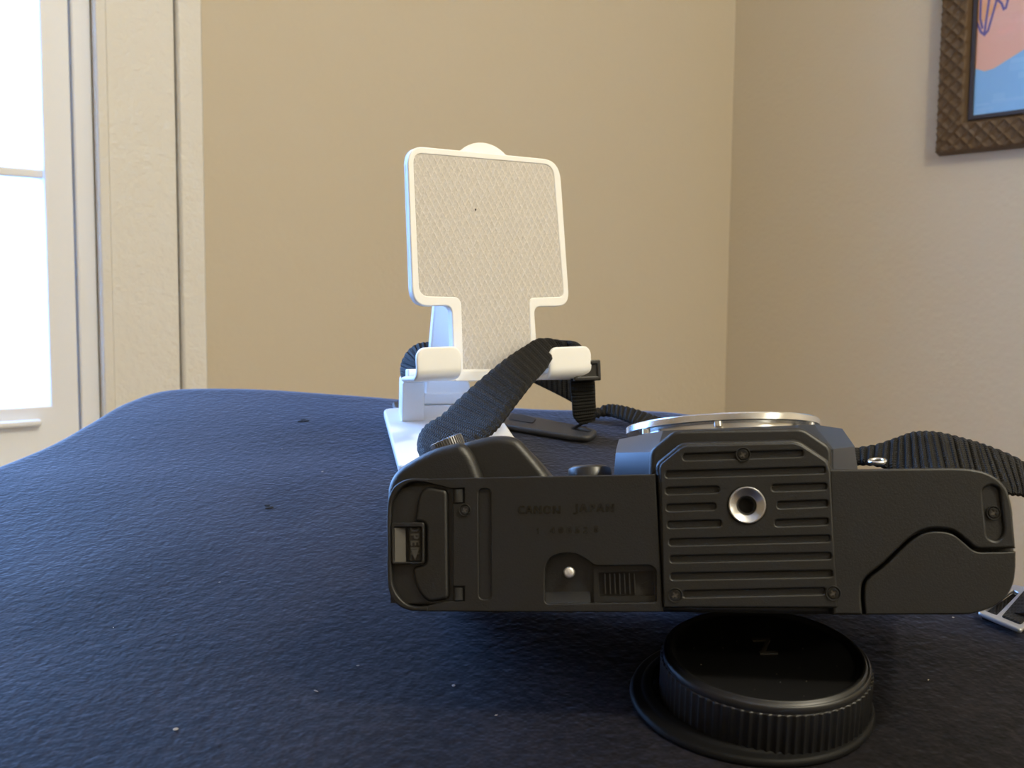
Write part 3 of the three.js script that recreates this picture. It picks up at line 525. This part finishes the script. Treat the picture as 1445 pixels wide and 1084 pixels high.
webbing([[[690, 492, 0.52], [690, 512, 0.52]], [[752, 510, 0.52], [752, 540, 0.52]], [[806, 532, 0.52], [807, 568, 0.52]], [[834, 552, 0.52], [830, 584, 0.52]]], 0.0028);
webbing([[[828, 592, 0.517], [830, 598, 0.513]], [[841, 580, 0.52], [842, 588, 0.515]], [[857, 572, 0.52], [856, 587, 0.515]], [[880, 574, 0.515], [878, 592, 0.505]], [[936, 592, 0.50], [915, 607, 0.49]], [[1000, 612, 0.47], [980, 632, 0.46]], [[1100, 636, 0.41], [1085, 656, 0.40]], [[1170, 640, 0.35], [1168, 660, 0.345]], [[1204, 636, 0.316], [1206, 656, 0.312]]], 0.0030);
webbing([[[704, 494, 0.52], [704, 514, 0.52]], [[660, 486, 0.513], [660, 502, 0.505]], [[640, 485, 0.508], [640, 500, 0.499]], [[608, 484, 0.503], [612, 503, 0.488]], [[590, 486, 0.50], [596, 505, 0.486]], [[577, 495, 0.50], [592, 514, 0.484]], [[568, 510, 0.50], [592, 520, 0.484]], [[566, 520, 0.50], [590, 530, 0.484]], [[570, 536, 0.512], [582, 536, 0.507]], [[590, 550, 0.524], [600, 546, 0.522]]], 0.0021);
webbing([[[1200, 634, 0.315], [1204, 656, 0.312]], [[1235, 629, 0.315], [1232, 656, 0.308]], [[1265, 619, 0.315], [1262, 664, 0.305]], [[1290, 611, 0.315], [1296, 674, 0.30]], [[1320, 611, 0.315], [1336, 684, 0.295]], [[1363, 621, 0.315], [1380, 690, 0.295]], [[1400, 633, 0.315], [1424, 697, 0.295]], [[1445, 654, 0.315], [1452, 702, 0.295]], [[1500, 700, 0.31], [1490, 740, 0.295]], [[1524, 780, 0.305], [1500, 790, 0.29]], [[1510, 850, 0.302], [1480, 850, 0.292]], [[1480, 872, 0.300], [1450, 862, 0.298]], [[1456, 880, 0.298], [1428, 866, 0.300]]], 0.0023);
{
  const into = (g, f) => { g.applyMatrix4(f.m); g.applyMatrix4(sInv); return g; };
  const sf = new Frame(P(828, 523, 0.487), camDir(0.97, 0.03, -0.2), camDir(-0.15, 1, 0));
  mesh('slider', into(join([box(0.0125, 0.0022, 0.003, 0, 0.0038, 0, 0.0007), box(0.0125, 0.0022, 0.003, 0, -0.0038, 0, 0.0007), box(0.002, 0.0098, 0.003, 0.0056, 0, 0, 0.0007), box(0.002, 0.0098, 0.003, -0.0056, 0, 0, 0.0007), box(0.0115, 0.0075, 0.0012, 0, 0, 0, 0.0004)]), sf), M.blackSmooth, strap);
  // shoulder pad lying on the suede behind the stand
  const h = 0.0034, tp = (l) => bench.pts(l, h);
  const padG = ext(poly(tp([[553, 566], [640, 571], [740, 584.5], [822, 601], [845, 606.5], [833, 616], [803, 614], [740, 604], [640, 588], [556, 575]]), [0.003, 0, 0, 0, 0.004, 0.004, 0, 0, 0, 0.003]), h, 0.0031, 0.0012, [poly(tp([[809, 602.5], [834, 607], [831, 609.5], [806, 605]]), 0.0006)]);
  const pad = mesh('shoulder_pad', into(padG, bench), M.leather, strap);
  mesh('pad_inlay', into(ext(poly(tp([[722, 584], [740, 586], [757, 592], [752, 598], [716, 592]]), 0.002), h + 0.0004, 0.001, 0.0003), bench), M.recess, pad);
  { const curve = new THREE.CatmullRomCurve3([P(824, 596, 0.497), P(818, 600, 0.497), P(808, 606, 0.494), P(812, 609, 0.496), P(826, 603, 0.499)].map((p) => p.applyMatrix4(sInv))); mesh('cord_loop', new THREE.TubeGeometry(curve, 24, 0.0007, 8), M.web, strap); }
  // metal lug ring at the right end of the camera
  { const g = new THREE.TorusGeometry(0.0022, 0.0006, 10, 28); g.rotateX(Math.PI / 2); g.translate(0, 0, 0); mesh('lug_ring', into(g, new Frame(P(1238, 651, 0.300), camDir(1, 0.1, 0), camDir(0, 1, 0.15))), M.chrome, strap); }
  // silver tri-glide buckle by the right end
  const kp = (l) => bench.pts(l, 0.003);
  mesh('buckle', into(ext(poly(kp([[1379, 863], [1441, 889], [1492, 838], [1430, 824]]), 0.0012), 0.003, 0.0014, 0.0005, [poly(kp([[1390, 861.5], [1406, 867.5], [1437.5, 836], [1430, 832]]), 0.0005), poly(kp([[1417, 871.5], [1438, 880], [1480, 842], [1447, 836]]), 0.0008)]), bench), std({ color: lin(0.5, 0.5, 0.5), roughness: 0.35, metalness: 0.7 }), strap);
  const w1 = ext(poly(kp([[1386, 862], [1407, 869], [1440, 835], [1430, 830]]), 0.0004), 0.0014, 0.0012, 0.0003), w2 = ext(poly(kp([[1413, 871], [1440, 882], [1490, 838], [1446, 833]]), 0.0008), 0.0036, 0.003, 0.0006);
  mesh('webbing', into(w1, bench), M.web, strap); mesh('webbing', into(w2, bench), M.web, strap);
}

// ---------------------------------------------------------------- framed picture on the right wall
{
  const rw = new Frame(CORNER, room.z, V(0, 1, 0));                      // x from the corner towards us, z out of... the wall
  const f0 = new Frame(CORNER, room.z.clone(), V(0, 1, 0));
  const nrm = f0.z.clone();                                               // faces away from or into the room
  const into = nrm.dot(room.x) < 0 ? 1 : -1;
  const c = rw.at(1316.5, 219, 0.02 * into), inr = rw.at(1367, 167.5, 0.014 * into);
  const fr = new Frame(V(c.x, c.y, 0).applyMatrix4(rw.m), rw.x, rw.y);
  const t = thing('picture', 'framed painting in a bronze brown lattice embossed frame on the wall', 'picture', fr);
  const Wd = 0.46, Ht = 0.56, bw = Math.abs(inr.x - c.x), bh = Math.abs(inr.y - c.y), b = (bw + bh) / 2, D = 0.022;
  const rail = (L) => {                                                   // along x from 0 to L, across y from 0 to b, mitred ends
    const nu = Math.round(L / 0.0012), nv = 34, pos = [], uv = [], idx = [];
    for (let i = 0; i <= nu; i++) for (let j = 0; j <= nv; j++) {
      const v = j / nv, y = v * b, x = y + (L - 2 * y) * i / nu, p = 0.021, a1 = tri((x + y) / p), a2 = tri((x - y) / p);
      const prof = v < 0.07 ? v / 0.07 : v > 0.86 ? Math.max(0.45, 1 - (v - 0.86) * 8) : 1;
      const em = v > 0.07 && v < 0.86 ? 0.0034 * Math.max(Math.pow(a1, 5), Math.pow(a2, 5)) + 0.0007 * tileNoise(x * 9 + 3, y * 9, 40, 61) : 0;
      pos.push(x, y, (D - 0.003) * prof + em); uv.push(x, y);
    }
    for (let i = 0; i < nu; i++) for (let j = 0; j < nv; j++) { const a = i * (nv + 1) + j; idx.push(a, a + nv + 1, a + 1, a + 1, a + nv + 1, a + nv + 2); }
    const g = new THREE.BufferGeometry(); g.setAttribute('position', new THREE.Float32BufferAttribute(pos, 3)); g.setAttribute('uv', new THREE.Float32BufferAttribute(uv, 2)); g.setIndex(idx); g.computeVertexNormals(); return g;
  };
  const turn = (g, a, x, y) => { g.rotateZ(a); g.translate(x, y, 0); if (into < 0) { g.scale(1, 1, -1); } return g; };
  mesh('frame_rail', turn(rail(Wd), 0, 0, 0), M.frame, t);
  mesh('frame_rail', turn(rail(Ht), Math.PI / 2, Wd, 0), M.frame, t);
  mesh('frame_rail', turn(rail(Wd), Math.PI, Wd, Ht), M.frame, t);
  mesh('frame_rail', turn(rail(Ht), -Math.PI / 2, 0, Ht), M.frame, t);
  mesh('frame_slip', (() => { const q = poly([[b * 0.97, b * 0.97], [Wd - b * 0.97, b * 0.97], [Wd - b * 0.97, Ht - b * 0.97], [b * 0.97, Ht - b * 0.97]]), e = b + 0.004; const g = ext(q, 0.012, 0.012, 0, [poly([[e, e], [Wd - e, e], [Wd - e, Ht - e], [e, Ht - e]])]); if (into < 0) g.scale(1, 1, -1); return g; })(), M.frameDark, t);
  // the painting: generic pale figure shape with violet line work over light blue
  const cv = document.createElement('canvas'); cv.width = 768; cv.height = 960; const x = cv.getContext('2d');
  const aw = Wd - 2 * b, ah = Ht - 2 * b, S = 768 / aw, X = (m) => m * S, Y = (m) => 960 - m * 960 / ah;
  x.fillStyle = '#7fb2e6'; x.fillRect(0, 0, 768, 960);
  for (let k = 0; k < 260; k++) { const g = rnd(); x.fillStyle = `rgba(${120 + 80 * g},${180 + 50 * g},${235 + 15 * g},0.16)`; x.fillRect(rnd() * 768, rnd() * 960, 30 + rnd() * 90, 6 + rnd() * 20); }
  const art = (px, py) => { const p = rw.at(px, py, 0.008 * into); return [X(p.x - c.x - b), Y(p.y - c.y - b)]; };
  x.fillStyle = '#d9a893'; x.beginPath(); [[1360, 92], [1374, 94], [1391, 99], [1404, 95], [1450, 66], [1520, 20], [1520, -400], [1340, -400]].forEach((p, i) => (i ? x.lineTo(...art(...p)) : x.moveTo(...art(...p)))); x.fill();
  x.fillStyle = '#d6a070'; x.beginPath(); [[1360, 95], [1374, 95], [1378, 40], [1400, 20], [1440, -20], [1440, -300], [1340, -300]].forEach((p, i) => (i ? x.lineTo(...art(...p)) : x.moveTo(...art(...p)))); x.fill();
  for (let k = 0; k < 220; k++) { x.fillStyle = `rgba(${215 + 20 * rnd()},${165 + 20 * rnd()},${150 + 20 * rnd()},0.12)`; const [u, v] = art(1385 + rnd() * 80, -60 + rnd() * 130); x.fillRect(u, v - 40, 10 + rnd() * 50, 8 + rnd() * 20); }
  x.strokeStyle = '#5b4f8a'; x.lineWidth = 7; x.lineCap = 'round';
  for (const line of [[[1379, 0], [1380, 30], [1386, 44], [1391, 48], [1396, 42], [1404, 14], [1409, -4]], [[1386, -4], [1385, 25], [1388, 38]], [[1398, -4], [1393, 30], [1391, 46]], [[1409, -2], [1415, 4], [1418, 12], [1421, 10], [1425, -6]], [[1425, -4], [1430, -20]]]) { x.beginPath(); line.forEach((p, i) => (i ? x.lineTo(...art(...p)) : x.moveTo(...art(...p)))); x.stroke(); }
  const at = new THREE.CanvasTexture(cv); at.colorSpace = THREE.SRGBColorSpace; at.magFilter = THREE.LinearFilter;
  const ag = new THREE.BoxGeometry(aw + 0.004, ah + 0.004, 0.004); ag.translate(Wd / 2, Ht / 2, 0.006); if (into < 0) ag.scale(1, 1, -1);
  mesh('painting', ag, std({ map: at, roughness: 0.35 }), t);
}
renderer.render(scene, camera);
